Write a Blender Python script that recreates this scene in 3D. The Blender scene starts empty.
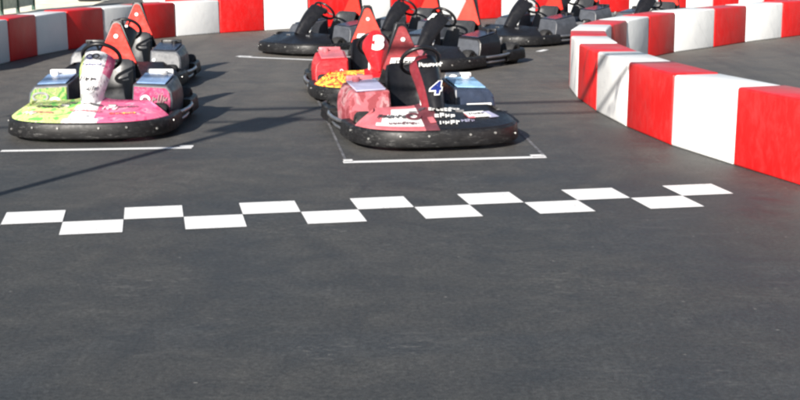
import bpy, bmesh, math, random
from mathutils import Vector, Matrix

random.seed(7)
scene = bpy.context.scene
COL = scene.collection
PI = math.pi

# ------------------------------------------------------------------ materials
def new_mat(name):
    m = bpy.data.materials.new(name)
    m.use_nodes = True
    nt = m.node_tree
    b = nt.nodes['Principled BSDF']
    return m, nt, b

def nd(nt, kind, **inp):
    n = nt.nodes.new(kind)
    for k, v in inp.items():
        n.inputs[k].default_value = v
    return n

def ramp(nt, fac, stops, interp='LINEAR'):
    r = nt.nodes.new('ShaderNodeValToRGB')
    r.color_ramp.interpolation = interp
    e = r.color_ramp.elements
    while len(e) > 1:
        e.remove(e[-1])
    e[0].position = stops[0][0]
    e[0].color = col4(stops[0][1])
    for p, c in stops[1:]:
        k = e.new(p)
        k.color = col4(c)
    nt.links.new(fac, r.inputs['Fac'])
    return r.outputs['Color']

def col4(c):
    if isinstance(c, (int, float)):
        return (c, c, c, 1)
    return (c[0], c[1], c[2], 1)

def mix(nt, fac, a, b, blend='MIX'):
    n = nt.nodes.new('ShaderNodeMix')
    n.data_type = 'RGBA'
    n.blend_type = blend
    for sock, v in ((n.inputs['Factor'], fac), (n.inputs[6], a), (n.inputs[7], b)):
        if hasattr(v, 'is_linked'):
            nt.links.new(v, sock)
        elif sock.name == 'Factor':
            sock.default_value = v
        else:
            sock.default_value = col4(v)
    return n.outputs[2]

def math_n(nt, op, a, b=None):
    n = nt.nodes.new('ShaderNodeMath')
    n.operation = op
    for i, v in enumerate((a, b)):
        if v is None:
            continue
        if hasattr(v, 'is_linked'):
            nt.links.new(v, n.inputs[i])
        else:
            n.inputs[i].default_value = v
    return n.outputs[0]

def coords(nt, kind='Object', scale=(1, 1, 1), loc=(0, 0, 0), rnd=False, rot=(0, 0, 0)):
    t = nt.nodes.new('ShaderNodeTexCoord')
    mp = nt.nodes.new('ShaderNodeMapping')
    mp.inputs['Scale'].default_value = scale
    mp.inputs['Location'].default_value = loc
    mp.inputs['Rotation'].default_value = rot
    nt.links.new(t.outputs[kind], mp.inputs['Vector'])
    if rnd:
        oi = nt.nodes.new('ShaderNodeObjectInfo')
        v = nt.nodes.new('ShaderNodeVectorMath')
        v.operation = 'ADD'
        s = nt.nodes.new('ShaderNodeVectorMath')
        s.operation = 'SCALE'
        s.inputs['Scale'].default_value = 53.0
        cmb = nt.nodes.new('ShaderNodeCombineXYZ')
        for i in range(3):
            nt.links.new(oi.outputs['Random'], cmb.inputs[i])
        nt.links.new(cmb.outputs[0], s.inputs[0])
        nt.links.new(mp.outputs[0], v.inputs[0])
        nt.links.new(s.outputs[0], v.inputs[1])
        return v.outputs[0]
    return mp.outputs[0]

def noise(nt, vec, scale, detail=4, rough=0.55, dist=0.0):
    n = nt.nodes.new('ShaderNodeTexNoise')
    n.inputs['Scale'].default_value = scale
    n.inputs['Detail'].default_value = detail
    n.inputs['Roughness'].default_value = rough
    n.inputs['Distortion'].default_value = dist
    nt.links.new(vec, n.inputs['Vector'])
    return n.outputs['Fac']

def bump(nt, b, h, strength, dist=0.01):
    n = nt.nodes.new('ShaderNodeBump')
    n.inputs['Strength'].default_value = strength
    n.inputs['Distance'].default_value = dist
    nt.links.new(h, n.inputs['Height'])
    nt.links.new(n.outputs[0], b.inputs['Normal'])

def setc(nt, b, c):
    if hasattr(c, 'is_linked'):
        nt.links.new(c, b.inputs['Base Color'])
    else:
        b.inputs['Base Color'].default_value = col4(c)

def plastic(name, c, rough=0.4, var=0.12, scratch=0.0, metal=0.0, scale=9.0, sc_col=0.3):
    m, nt, b = new_mat(name)
    b.inputs['Specular IOR Level'].default_value = 0.36
    v = coords(nt, 'Object', rnd=True)
    n = noise(nt, v, scale, 5, 0.6)
    lo = tuple(x * (1 - var) for x in c)
    hi = tuple(min(1, x * (1 + var)) for x in c)
    colr = ramp(nt, n, [(0.35, lo), (0.65, hi)])
    if scratch:
        n2 = noise(nt, coords(nt, 'Object', scale=(1.5, 4, 9), rnd=True), 7, 8, 0.75, 0.6)
        f = ramp(nt, n2, [(0.54, 0.0), (0.70, scratch)])
        f = math_n(nt, 'MULTIPLY', f, ramp(nt, noise(nt, v, 3.2, 3, 0.6), [(0.43, 0.15), (0.58, 1.0)]))
        colr = mix(nt, f, colr, sc_col)
    setc(nt, b, colr)
    b.inputs['Metallic'].default_value = metal
    rr = ramp(nt, noise(nt, v, scale * 2.3, 4), [(0.3, max(0.05, rough - 0.1)), (0.7, min(1, rough + 0.12))])
    nt.links.new(rr, b.inputs['Roughness'])
    return m

def asphalt_mat():
    m, nt, b = new_mat('worn_asphalt')
    v = coords(nt, 'Object')
    big = noise(nt, v, 0.45, 4, 0.6, 0.6)
    mid = noise(nt, v, 3.1, 6, 0.68, 0.7)
    fine = noise(nt, v, 42, 4, 0.75)
    grit = noise(nt, v, 160, 2, 0.7)
    base = ramp(nt, big, [(0.34, (0.036, 0.040, 0.044)), (0.5, (0.041, 0.042, 0.042)), (0.66, (0.049, 0.0485, 0.046))])
    # far track painted lighter and browner, standing in for its brightening at grazing view
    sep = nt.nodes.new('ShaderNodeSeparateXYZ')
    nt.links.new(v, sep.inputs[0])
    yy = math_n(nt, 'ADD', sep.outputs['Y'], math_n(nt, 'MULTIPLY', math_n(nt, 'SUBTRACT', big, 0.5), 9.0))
    grazing_tint = ramp(nt, math_n(nt, 'DIVIDE', yy, 30.0), [(0.27, 0.0), (0.60, 1.0)])
    c = mix(nt, grazing_tint, base, (0.105, 0.096, 0.085))
    c = mix(nt, 0.8, c, ramp(nt, mid, [(0.3, 0.72), (0.5, 0.97), (0.7, 1.3)]), 'MULTIPLY')
    c = mix(nt, 0.8, c, ramp(nt, fine, [(0.32, 0.45), (0.5, 0.95), (0.68, 1.6)]), 'MULTIPLY')
    c = mix(nt, 0.6, c, ramp(nt, grit, [(0.35, 0.4), (0.65, 1.6)]), 'MULTIPLY')
    rub = noise(nt, coords(nt, 'Object', scale=(2.2, 0.16, 1), rot=(0, 0, -0.15)), 1.3, 5, 0.6, 0.3)
    c = mix(nt, ramp(nt, rub, [(0.5, 0.0), (0.66, 0.25)]), c, (0.026, 0.028, 0.031))
    sw = noise(nt, coords(nt, 'Object', scale=(0.9, 2.6, 1), rot=(0, 0, 0.3)), 2.6, 7, 0.75, 1.2)
    c = mix(nt, ramp(nt, sw, [(0.56, 0.0), (0.74, 0.42)]), c, (0.105, 0.102, 0.096))
    # pale scuffs gathered in a few places
    place = ramp(nt, noise(nt, v, 0.9, 3, 0.6), [(0.5, 0.0), (0.62, 1.0)])
    sc = noise(nt, coords(nt, 'Object', scale=(1, 2.2, 1), rot=(0, 0, 0.4)), 9.5, 7, 0.8, 1.6)
    c = mix(nt, math_n(nt, 'MULTIPLY', place, ramp(nt, sc, [(0.55, 0.0), (0.66, 0.75)])), c, (0.15, 0.146, 0.138))
    s2 = noise(nt, coords(nt, 'Object', scale=(1, 1.6, 1)), 26, 5, 0.8, 0.8)
    c = mix(nt, ramp(nt, s2, [(0.64, 0.0), (0.70, 0.5)]), c, (0.14, 0.136, 0.13))
    sp = nt.nodes.new('ShaderNodeTexVoronoi')
    sp.inputs['Scale'].default_value = 9.0
    sp.inputs['Randomness'].default_value = 1
    nt.links.new(v, sp.inputs['Vector'])
    dot = ramp(nt, sp.outputs['Distance'], [(0.03, 1.0), (0.11, 0.0)])
    keep = ramp(nt, sp.outputs['Color'], [(0.66, 0.0), (0.7, 0.8)])
    chip = ramp(nt, noise(nt, v, 90, 3, 0.7), [(0.48, 0.0), (0.56, 1.0)])
    c = mix(nt, math_n(nt, 'MULTIPLY', math_n(nt, 'MULTIPLY', dot, keep), chip), c, (0.28, 0.27, 0.25))
    setc(nt, b, c)
    rr = ramp(nt, mid, [(0.3, 0.58), (0.7, 0.78)])
    nt.links.new(rr, b.inputs['Roughness'])
    b.inputs['Specular IOR Level'].default_value = 0.5
    h = mix(nt, 0.5, fine, grit)
    bump(nt, b, h, 0.35, 0.004)
    return m

def paint_mat():
    m, nt, b = new_mat('white_road_paint')
    v = coords(nt, 'Object')
    n = noise(nt, v, 6, 7, 0.75)
    g = noise(nt, v, 70, 4, 0.7)
    c = ramp(nt, n, [(0.3, (0.70, 0.71, 0.72)), (0.6, (0.84, 0.84, 0.83))])
    wear = math_n(nt, 'MULTIPLY', ramp(nt, n, [(0.48, 0.0), (0.66, 1.0)]), ramp(nt, g, [(0.48, 0.0), (0.58, 0.7)]))
    c = mix(nt, wear, c, 0.2)
    setc(nt, b, c)
    b.inputs['Roughness'].default_value = 0.6
    bump(nt, b, g, 0.2, 0.003)
    return m

def thin_line_mat():
    m, nt, b = new_mat('faint_chalk_line')
    v = coords(nt, 'Object')
    n = noise(nt, v, 9, 6, 0.7)
    setc(nt, b, ramp(nt, n, [(0.42, (0.07, 0.072, 0.08)), (0.72, (0.24, 0.24, 0.26))]))
    b.inputs['Roughness'].default_value = 0.8
    return m

def block_mat(name, lo, hi, mark, mark_amt, rough):
    m, nt, b = new_mat(name)
    v = coords(nt, 'Object', rnd=True)
    n = noise(nt, v, 2.2, 6, 0.6)
    c = ramp(nt, n, [(0.3, lo), (0.7, hi)])
    # grime near the foot, rubbed in by tyres
    # dark tyre scrapes: thin distorted rings
    w = nt.nodes.new('ShaderNodeTexWave')
    w.wave_type = 'BANDS'
    w.bands_direction = 'DIAGONAL'
    w.inputs['Scale'].default_value = 1.1
    w.inputs['Distortion'].default_value = 5.5
    w.inputs['Detail'].default_value = 2.0
    w.inputs['Detail Scale'].default_value = 0.8
    nt.links.new(v, w.inputs['Vector'])
    line = ramp(nt, w.outputs['Fac'], [(0.93, 0.0), (0.985, 1.0)])
    pres = ramp(nt, noise(nt, v, 1.6, 3), [(0.46, 0.0), (0.62, mark_amt)])
    f = math_n(nt, 'MULTIPLY', line, pres)
    c = mix(nt, f, c, mark)
    sc = noise(nt, coords(nt, 'Object', scale=(1.2, 1.2, 5), rnd=True), 4, 8, 0.75, 0.5)
    c = mix(nt, ramp(nt, sc, [(0.56, 0.0), (0.78, 0.4 * mark_amt + 0.1)]), c, mark)
    oi = nt.nodes.new('ShaderNodeObjectInfo')
    c = mix(nt, 1.0, c, ramp(nt, oi.outputs['Random'], [(0.0, 0.84), (1.0, 1.05)]), 'MULTIPLY')
    fade = noise(nt, coords(nt, 'Object', scale=(1, 1, 0.5), rnd=True), 11, 6, 0.75, 0.4)
    c = mix(nt, ramp(nt, fade, [(0.45, 0.0), (0.8, 0.07)]), c, 0.42)
    b.inputs['Specular IOR Level'].default_value = 0.3
    setc(nt, b, c)
    nt.links.new(ramp(nt, n, [(0.3, rough - 0.08), (0.7, rough + 0.12)]), b.inputs['Roughness'])
    bump(nt, b, noise(nt, v, 5, 3), 0.25, 0.02)
    return m

def livery(name, stops, scale=5.0, rough=0.35, dist=2.0, interp='CONSTANT', off=0.0):
    m, nt, b = new_mat(name)
    v = coords(nt, 'Object', loc=(off, off * 0.7, off * 1.3))
    n = noise(nt, v, scale, 3, 0.5, dist)
    n = math_n(nt, 'MULTIPLY', math_n(nt, 'SUBTRACT', n, 0.25), 2.0)
    c = ramp(nt, n, stops, interp)
    c = mix(nt, 0.35, c, ramp(nt, noise(nt, v, 30, 4, 0.7), [(0.3, 0.7), (0.7, 1.15)]), 'MULTIPLY')
    setc(nt, b, c)
    b.inputs['Roughness'].default_value = max(0.6, rough)
    b.inputs['Specular IOR Level'].default_value = 0.15
    return m

M = {}
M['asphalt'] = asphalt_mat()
M['paint'] = paint_mat()
M['thin'] = thin_line_mat()
M['red_block'] = block_mat('red_barrier_plastic', (0.54, 0.008, 0.009), (0.64, 0.012, 0.012), (0.12, 0.02, 0.02), 0.12, 0.38)
M['white_block'] = block_mat('white_barrier_plastic', (0.70, 0.715, 0.725), (0.79, 0.795, 0.79), (0.36, 0.37, 0.40), 0.12, 0.38)
M['red_scraped'] = block_mat('scraped_red_barrier_plastic', (0.54, 0.008, 0.009), (0.64, 0.012, 0.012), (0.12, 0.02, 0.02), 0.8, 0.38)
M['white_scraped'] = block_mat('scraped_white_barrier_plastic', (0.70, 0.71, 0.71), (0.80, 0.80, 0.79), (0.25, 0.26, 0.29), 0.9, 0.38)
M['black'] = plastic('black_bumper_plastic', (0.008, 0.008, 0.009), 0.48, 0.3, 0.75, sc_col=0.15)
M['black_clean'] = plastic('black_panel_plastic', (0.009, 0.009, 0.011), 0.36, 0.2)
M['seat'] = plastic('dark_grey_seat_shell', (0.030, 0.031, 0.034), 0.34, 0.15, 0.15, sc_col=0.12)
M['rubber'] = plastic('tyre_rubber', (0.018, 0.018, 0.019), 0.75, 0.3, 0.5, sc_col=0.07)
M['steel'] = plastic('grey_steel', (0.42, 0.42, 0.43), 0.35, 0.15, metal=0.9)
M['dark_steel'] = plastic('dark_frame_steel', (0.03, 0.03, 0.034), 0.45, 0.2, metal=0.3)
M['alloy'] = plastic('cast_alloy', (0.30, 0.29, 0.28), 0.5, 0.25, metal=0.6)
M['engine'] = plastic('engine_grey', (0.10, 0.10, 0.105), 0.5, 0.3)
M['bolt'] = plastic('zinc_bolt', (0.38, 0.38, 0.37), 0.35, 0.1, metal=0.5)
M['hr_red'] = plastic('orange_red_headrest', (0.62, 0.020, 0.010), 0.65, 0.1, 0.05, sc_col=0.5)
M['hr_pink'] = plastic('faded_red_headrest', (0.60, 0.040, 0.025), 0.62, 0.15, 0.1, sc_col=0.5)
M['hr_dull'] = plastic('dull_pink_headrest', (0.22, 0.03, 0.035), 0.45, 0.3, 0.3, sc_col=0.5)
M['white_part'] = plastic('white_panel_plastic', (0.76, 0.76, 0.75), 0.35, 0.08)
M['grey_part'] = plastic('grey_pod_plastic', (0.055, 0.06, 0.072), 0.4, 0.2)
M['blue_top'] = plastic('pale_blue_pod_lid', (0.17, 0.27, 0.46), 0.3, 0.2)
M['sky_top'] = plastic('light_blue_pod_lid', (0.26, 0.46, 0.68), 0.3, 0.2)
M['navy'] = plastic('navy_pod_lid', (0.028, 0.038, 0.065), 0.28, 0.25)
M['green_liv'] = livery('yellow_green_graffiti_wrap', [(0.0, (0.16, 0.48, 0.11)), (0.33, (0.50, 0.58, 0.20)), (0.42, (0.60, 0.60, 0.28)), (0.56, (0.22, 0.52, 0.13)), (0.61, (0.58, 0.60, 0.27)), (0.74, (0.28, 0.52, 0.15)), (0.80, (0.70, 0.52, 0.50)), (0.86, (0.45, 0.66, 0.25))], 7.0)
M['lime_liv'] = livery('lime_graffiti_wrap', [(0.0, (0.06, 0.22, 0.045)), (0.32, (0.26, 0.30, 0.10)), (0.47, (0.08, 0.25, 0.05)), (0.53, (0.30, 0.31, 0.14)), (0.66, (0.08, 0.09, 0.09)), (0.70, (0.22, 0.29, 0.09))], 8.0)
M['pink_pod'] = livery('magenta_graffiti_wrap', [(0.0, (0.30, 0.025, 0.09)), (0.40, (0.36, 0.05, 0.13)), (0.58, (0.38, 0.12, 0.19)), (0.66, (0.14, 0.02, 0.05)), (0.71, (0.33, 0.04, 0.11))], 8.0)
M['pink_liv'] = livery('hot_pink_graffiti_wrap', [(0.0, (0.58, 0.07, 0.18)), (0.3, (0.64, 0.14, 0.26)), (0.66, (0.66, 0.21, 0.32)), (0.8, (0.74, 0.40, 0.48)), (0.86, (0.66, 0.10, 0.24))], 7.0)
M['white_liv'] = livery('white_graffiti_wrap', [(0.0, (0.30, 0.30, 0.31)), (0.22, (0.76, 0.75, 0.76)), (0.70, (0.10, 0.10, 0.11)), (0.75, (0.72, 0.6, 0.66)), (0.86, (0.6, 0.7, 0.5))], 8.0)
M['edge_red'] = plastic('deep_red_wrap', (0.17, 0.018, 0.026), 0.4, 0.2, 0.15, sc_col=0.4)
M['rose_liv'] = livery('worn_pink_wrap', [(0.0, (0.24, 0.05, 0.06)), (0.30, (0.36, 0.11, 0.13)), (0.5, (0.37, 0.19, 0.205)), (0.66, (0.22, 0.06, 0.07)), (0.82, (0.33, 0.25, 0.25))], 6.0, dist=0.8)
M['rose'] = plastic('rose_panel_plastic', (0.50, 0.13, 0.15), 0.35, 0.2, 0.2, sc_col=0.6)
M['red_panel'] = plastic('red_panel_plastic', (0.50, 0.014, 0.020), 0.35, 0.15, 0.15, sc_col=0.5)
M['flame_liv'] = livery('flame_wrap', [(0.0, (0.68, 0.05, 0.04)), (0.42, (0.80, 0.30, 0.04)), (0.52, (0.85, 0.68, 0.10)), (0.66, (0.70, 0.06, 0.04))], 8.0, off=1.3)
M['maroon'] = plastic('dark_maroon_wrap', (0.12, 0.035, 0.045), 0.35, 0.3)
M['blue_mark'] = plastic('blue_lettering', (0.014, 0.026, 0.15), 0.4, 0.1)
M['ink'] = plastic('dark_lettering', (0.03, 0.028, 0.03), 0.5, 0.1)
M['lilac'] = plastic('lilac_label', (0.36, 0.36, 0.50), 0.4, 0.12)
M['fence_green'] = plastic('dark_green_paint', (0.018, 0.06, 0.045), 0.45, 0.2)
M['fence_panel'] = plastic('pale_green_panel', (0.40, 0.43, 0.36), 0.6, 0.18, 0.2, sc_col=0.5)
M['sand'] = plastic('pale_sand', (0.78, 0.74, 0.60), 0.9, 0.2, scale=3)
M['galv'] = plastic('galvanised_pole', (0.36, 0.37, 0.38), 0.45, 0.12, metal=0.6)

# ------------------------------------------------------------------ mesh helpers
def build(name, bm, mats, parent=None, angle=35, recalc=True):
    if recalc:
        bmesh.ops.recalc_face_normals(bm, faces=bm.faces)
    me = bpy.data.meshes.new(name)
    bm.to_mesh(me)
    bm.free()
    for p in me.polygons:
        p.use_smooth = True
    me.set_sharp_from_angle(angle=math.radians(angle))
    if not isinstance(mats, (list, tuple)):
        mats = [mats]
    for m in mats:
        me.materials.append(m)
    o = bpy.data.objects.new(name, me)
    COL.objects.link(o)
    if parent:
        o.parent = parent
    return o

def loft(bm, rings, closed=True, caps=True, mat=0):
    vs = [[bm.verts.new(p) for p in r] for r in rings]
    n = len(rings[0])
    for a, b in zip(vs, vs[1:]):
        for i in range(n if closed else n - 1):
            j = (i + 1) % n
            f = bm.faces.new((a[i], a[j], b[j], b[i]))
            f.material_index = mat
    if caps and closed:
        for r in (vs[0], vs[-1]):
            f = bm.faces.new(r)
            f.material_index = mat
    return vs

def tube(bm, pts, r, n=8, caps=True):
    pts = [Vector(p) for p in pts]
    rings = []
    up = Vector((0, 0, 1))
    for i, p in enumerate(pts):
        if i == 0:
            d = pts[1] - p
        elif i == len(pts) - 1:
            d = p - pts[-2]
        else:
            d = (pts[i + 1] - p).normalized() + (p - pts[i - 1]).normalized()
        d.normalize()
        ref = up if abs(d.z) < 0.95 else Vector((0, 1, 0))
        a = d.cross(ref).normalized()
        b = a.cross(d).normalized()
        rings.append([p + a * (r * math.cos(2 * PI * k / n)) + b * (r * math.sin(2 * PI * k / n)) for k in range(n)])
    loft(bm, rings, True, caps)

def box(bm, x0, x1, y0, y1, z0, z1, bev=0.0, seg=2, mtx=None):
    r = bmesh.ops.create_cube(bm, size=1)
    vs = r['verts']
    for v in vs:
        v.co = Vector((x0 + (v.co.x + 0.5) * (x1 - x0), y0 + (v.co.y + 0.5) * (y1 - y0), z0 + (v.co.z + 0.5) * (z1 - z0)))
        if mtx:
            v.co = mtx @ v.co
    if bev:
        es = list({e for v in vs for e in v.link_edges})
        bmesh.ops.bevel(bm, geom=es, offset=bev, segments=seg, affect='EDGES', profile=0.5)

def hexa(bm, bottom, top, bev=0.0, seg=2):
    b = [bm.verts.new(p) for p in bottom]
    t = [bm.verts.new(p) for p in top]
    fs = [bm.faces.new(b[::-1]), bm.faces.new(t)]
    n = len(b)
    for i in range(n):
        j = (i + 1) % n
        fs.append(bm.faces.new((b[i], b[j], t[j], t[i])))
    if bev:
        es = list({e for f in fs for e in f.edges})
        bmesh.ops.bevel(bm, geom=es, offset=bev, segments=seg, affect='EDGES', profile=0.5)

def cyl(bm, p0, p1, r, n=16, r2=None):
    p0, p1 = Vector(p0), Vector(p1)
    d = (p1 - p0).normalized()
    ref = Vector((0, 0, 1)) if abs(d.z) < 0.95 else Vector((0, 1, 0))
    a = d.cross(ref).normalized()
    b = a.cross(d)
    rings = []
    for p, rr in ((p0, r), (p1, r if r2 is None else r2)):
        rings.append([p + a * (rr * math.cos(2 * PI * k / n)) + b * (rr * math.sin(2 * PI * k / n)) for k in range(n)])
    loft(bm, rings)

def revolve_x(bm, cx, cy, cz, prof, n=24):
    """closed profile [(x offset, radius)] turned about an axis along X"""
    rings = []
    for k in range(n):
        a = 2 * PI * k / n
        rings.append([(cx + x, cy + r * math.cos(a), cz + r * math.sin(a)) for x, r in prof])
    vs = [[bm.verts.new(p) for p in r] for r in rings]
    m = len(prof)
    for i in range(n):
        a, b = vs[i], vs[(i + 1) % n]
        for j in range(m):
            k = (j + 1) % m
            bm.faces.new((a[j], a[k], b[k], b[j]))

def superell(a, b, n, cy, sign, steps, ymin=None):
    """half outline: x from -a to a bulging towards sign*Y"""
    pts = []
    for i in range(steps + 1):
        t = PI * i / steps
        c, s = -math.cos(t), math.sin(t)
        pts.append((a * math.copysign(abs(c) ** (2 / n), c), cy + sign * b * abs(s) ** (2 / n)))
    return pts

def glyph_text(body, size, mat, name, parent, origin, xdir, ydir, offset=0.0, shear=0.0, depth=0.004):
    cu = bpy.data.curves.new(name, 'FONT')
    cu.body = body
    cu.size = size
    cu.align_x = 'CENTER'
    cu.align_y = 'CENTER'
    cu.offset = offset
    cu.shear = shear
    cu.extrude = depth / 2
    cu.resolution_u = 4
    tmp = bpy.data.objects.new(name, cu)
    COL.objects.link(tmp)
    dg = bpy.context.evaluated_depsgraph_get()
    me = bpy.data.meshes.new_from_object(tmp.evaluated_get(dg))
    bpy.data.objects.remove(tmp)
    bpy.data.curves.remove(cu)
    x, y = Vector(xdir).normalized(), Vector(ydir).normalized()
    z = x.cross(y)
    mtx = Matrix((x, y, z)).transposed().to_4x4()
    mtx.translation = Vector(origin)
    me.transform(mtx)
    me.materials.clear()
    me.materials.append(mat)
    o = bpy.data.objects.new(name, me)
    COL.objects.link(o)
    if parent:
        o.parent = parent
    return o

# ------------------------------------------------------------------ tagging
def tag(o, label=None, cat=None, group=None, kind=None):
    if label:
        o['label'] = label
    if cat:
        o['category'] = cat
    if group:
        o['group'] = group
    if kind:
        o['kind'] = kind
    return o

def empty(name, loc, rz=0.0):
    o = bpy.data.objects.new(name, None)
    o.location = loc
    o.rotation_euler = (0, 0, rz)
    o.empty_display_size = 0.2
    COL.objects.link(o)
    return o

# ------------------------------------------------------------------ ground and markings
def sheet(name, quads, z, mat, label, cat):
    bm = bmesh.new()
    for q in quads:
        bm.faces.new([bm.verts.new((x, y, z)) for x, y in q])
    o = build(name, bm, mat)
    for p in o.data.polygons:
        if p.normal.z < 0:
            p.flip()
    return tag(o, label, cat, kind='structure')

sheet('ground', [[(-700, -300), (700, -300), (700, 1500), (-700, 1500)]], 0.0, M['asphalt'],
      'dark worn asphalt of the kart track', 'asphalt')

SQ = 0.36
YAW = 0.1885
CX0, CY0 = -2.452, 7.925
RR = 0.985
def chk(i, j):
    c, s = math.cos(YAW), math.sin(YAW)
    return (CX0 + SQ * (c * i + s * RR * j), CY0 + SQ * (s * i - c * RR * j))
quads = []
for i in range(-8, 13):
    j = 0 if i % 2 == 0 else 1
    g = 0.004
    quads.append([chk(i + g, j + 1 - g), chk(i + 1 - g, j + 1 - g), chk(i + 1 - g, j + g), chk(i + g, j + g)])
sheet('start_line', quads, 0.004, M['paint'], 'white two-row chequered start line painted across the asphalt', 'road marking')

def strip(a, b, w):
    a, b = Vector((*a, 0)), Vector((*b, 0))
    d = (b - a).normalized()
    n = Vector((-d.y, d.x, 0)) * w / 2
    return [tuple((a - n)[:2]), tuple((b - n)[:2]), tuple((b + n)[:2]), tuple((a + n)[:2])]

sheet('grid_box_marking', [strip((-0.43, 9.72), (1.13, 9.93), 0.085), strip((-0.43, 9.79), (-0.36, 9.80), 0.10), strip((1.02, 9.985), (1.13, 10.0), 0.10)], 0.004, M['paint'],
      'white front line of the grid box under the kart numbered 4', 'road marking')
sheet('grid_box_marking', [strip((-3.20, 10.30), (-1.69, 10.44), 0.085), strip((-1.80, 10.50), (-1.69, 10.51), 0.09), strip((-4.9, 10.21), (-3.245, 10.36), 0.085)], 0.004, M['paint'],
      'white front line of the grid box under the green and pink kart', 'road marking')
sheet('grid_box_marking', [strip((-2.28, 18.56), (-1.0, 17.95), 0.10), strip((-2.32, 18.66), (-2.12, 18.57), 0.13)], 0.004, M['paint'],
      'white grid line in front of the dark kart by the back barrier', 'road marking')
sheet('grid_box_marking', [strip((0.93, 16.9), (1.62, 18.37), 0.07), strip((2.05, 19.25), (2.2, 19.57), 0.09)], 0.004, M['paint'],
      'white grid line beside the black kart with a pale letter', 'road marking')
sheet('grid_box_line', [strip((-0.42, 9.85), (-1.10, 15.6), 0.022)], 0.004, M['thin'],
      'thin pale side line left of the two red karts', 'road marking')
sheet('grid_box_line', [strip((1.12, 10.03), (1.03, 11.6), 0.026)], 0.004, M['thin'],
      'thin pale side line right of the kart numbered 4', 'road marking')

# ------------------------------------------------------------------ barrier blocks
BH, BT = 0.585, 0.42
def block_chain(center, first_red, labels, group, scraped=()):
    P = [Vector((x, y)) for x, y in center]
    N = []
    for i, p in enumerate(P):
        d = Vector((0, 0))
        if i > 0:
            d += (p - P[i - 1]).normalized()
        if i < len(P) - 1:
            d += (P[i + 1] - p).normalized()
        d.normalize()
        N.append(Vector((-d.y, d.x)))
    for i in range(len(P) - 1):
        red = (i % 2 == 0) == first_red
        c = (P[i] + P[i + 1]) / 2
        d = (P[i + 1] - P[i]).normalized() * 0.004
        h = BT / 2
        # footprint, anticlockwise
        f = [P[i] - N[i] * h + d, P[i + 1] - N[i + 1] * h - d, P[i + 1] + N[i + 1] * h - d, P[i] + N[i] * h + d]
        f = [q - c for q in f]
        bm = bmesh.new()
        jz = random.uniform(-0.006, 0.006)
        hexa(bm, [(q.x, q.y, 0.0) for q in f], [(q.x * 0.985, q.y * 0.985, BH + jz) for q in f], 0.022, 3)
        o = build('barrier_block', bm, M[('red_' if red else 'white_') + ('scraped' if i in scraped else 'block')], angle=50)
        o.location = (c.x, c.y, 0)
        tag(o, labels[i], 'track barrier', group)

near = [(3.62, 7.0), (3.25, 7.88), (2.94, 8.78), (2.68, 9.62), (2.41, 10.53), (2.23, 11.57), (2.12, 12.63), (2.08, 13.65),
        (2.12, 14.58), (2.24, 15.52), (2.47, 16.5), (2.83, 17.42), (3.29, 18.28), (3.85, 19.17), (4.64, 20.05), (5.37, 20.98),
        (6.2, 21.85), (6.95, 22.65), (7.7, 23.4)]
near_labels = [
    'red barrier block past the right edge of the photo',
    'white barrier block past the right edge, beside the nearest red one',
    'large red barrier block nearest the camera at the right edge',
    'nearest clean white barrier block right of the chequered line',
    'bright red barrier block between the clean white one and the scuffed white one',
    'white barrier block with dark tyre scrapes near the curve',
    'narrow looking red barrier block just left of the scraped white block',
    'thin looking white barrier block at the left turn of the curve',
    'red barrier block seen as a sliver at the leftmost point of the curve',
    'white barrier block at the curve of which mostly the top shows',
    'shaded dark red barrier block on the inner side of the curve',
    'shaded grey white barrier block right after the dark red inner one',
    'red barrier block first fully seen past the curve on the far right stretch',
    'white barrier block between two red ones on the far right stretch',
    'red barrier block in the middle of the far right stretch',
    'white barrier block near the top right corner',
    'red barrier block in the top right corner at the photo edge',
    'white barrier block just past the top right corner']
block_chain(near, True, near_labels, 'red and white barrier blocks of the right hand curve', (5, 6, 7, 8, 10))

face = [(-5.46, 15.9), (-5.43, 16.9), (-5.35, 17.91), (-5.23, 18.87), (-5.03, 19.85), (-4.68, 20.74), (-4.28, 21.6), (-3.83, 22.42), (-3.18, 23.22), (-2.45, 23.82)]
d = Vector((0.80, 0.60))
while face[-1][0] < 10.5:
    face.append((face[-1][0] + d.x * 0.955, face[-1][1] + d.y * 0.955))
wallc = []
for i, (x, y) in enumerate(face):
    a = Vector(face[max(0, i - 1)])
    b = Vector(face[min(len(face) - 1, i + 1)])
    t = (b - a).normalized()
    wallc.append((x - t.y * BT / 2, y + t.x * BT / 2))
wl = ['red barrier block just outside the left edge of the photo',
      'white barrier block cut by the left edge of the photo',
      'shaded dark red barrier block closest to the left edge',
      'shaded grey white barrier block between the two dark red ones at left',
      'shaded dark red barrier block left of the nearest triangular headrest',
      'shaded white barrier block behind the headrest of the green and pink kart',
      'red barrier block behind the headrest of the grey seat kart',
      'sunlit white barrier block right of the grey seat kart',
      'sunlit red barrier block in the clear between the left karts and the back row',
      'white barrier block behind the nose of the leftmost back row kart']
back_names = ['behind the steering wheel of the leftmost back row kart', 'just left of the red headrest of kart 3',
              'above the red kart 3', 'seen through the second back row kart', 'left of the pale letter kart headrest',
              'right of the black kart headrest', 'left of the steering fairing of the third back row kart',
              'behind the steering wheel of the third back row kart', 'behind the seat of the third back row kart',
              'behind the rear of the third back row kart', 'left of the last back row kart', 'behind the nose of the last back row kart',
              'behind the seat of the last back row kart', 'behind the rear of the last back row kart']
n_seg = len(wallc) - 1
k = 0
for i in range(len(wl), n_seg):
    colr = 'red' if i % 2 == 0 else 'white'
    if k < len(back_names):
        wl.append('%s barrier block %s' % (colr, back_names[k]))
    else:
        wl.append('%s far barrier block hidden behind the curve, number %s from its end' % (colr, ['one', 'two', 'three', 'four', 'five', 'six', 'seven'][n_seg - 1 - i]))
    k += 1
block_chain(wallc, True, wl, 'red and white barrier blocks of the left and back wall')

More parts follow.
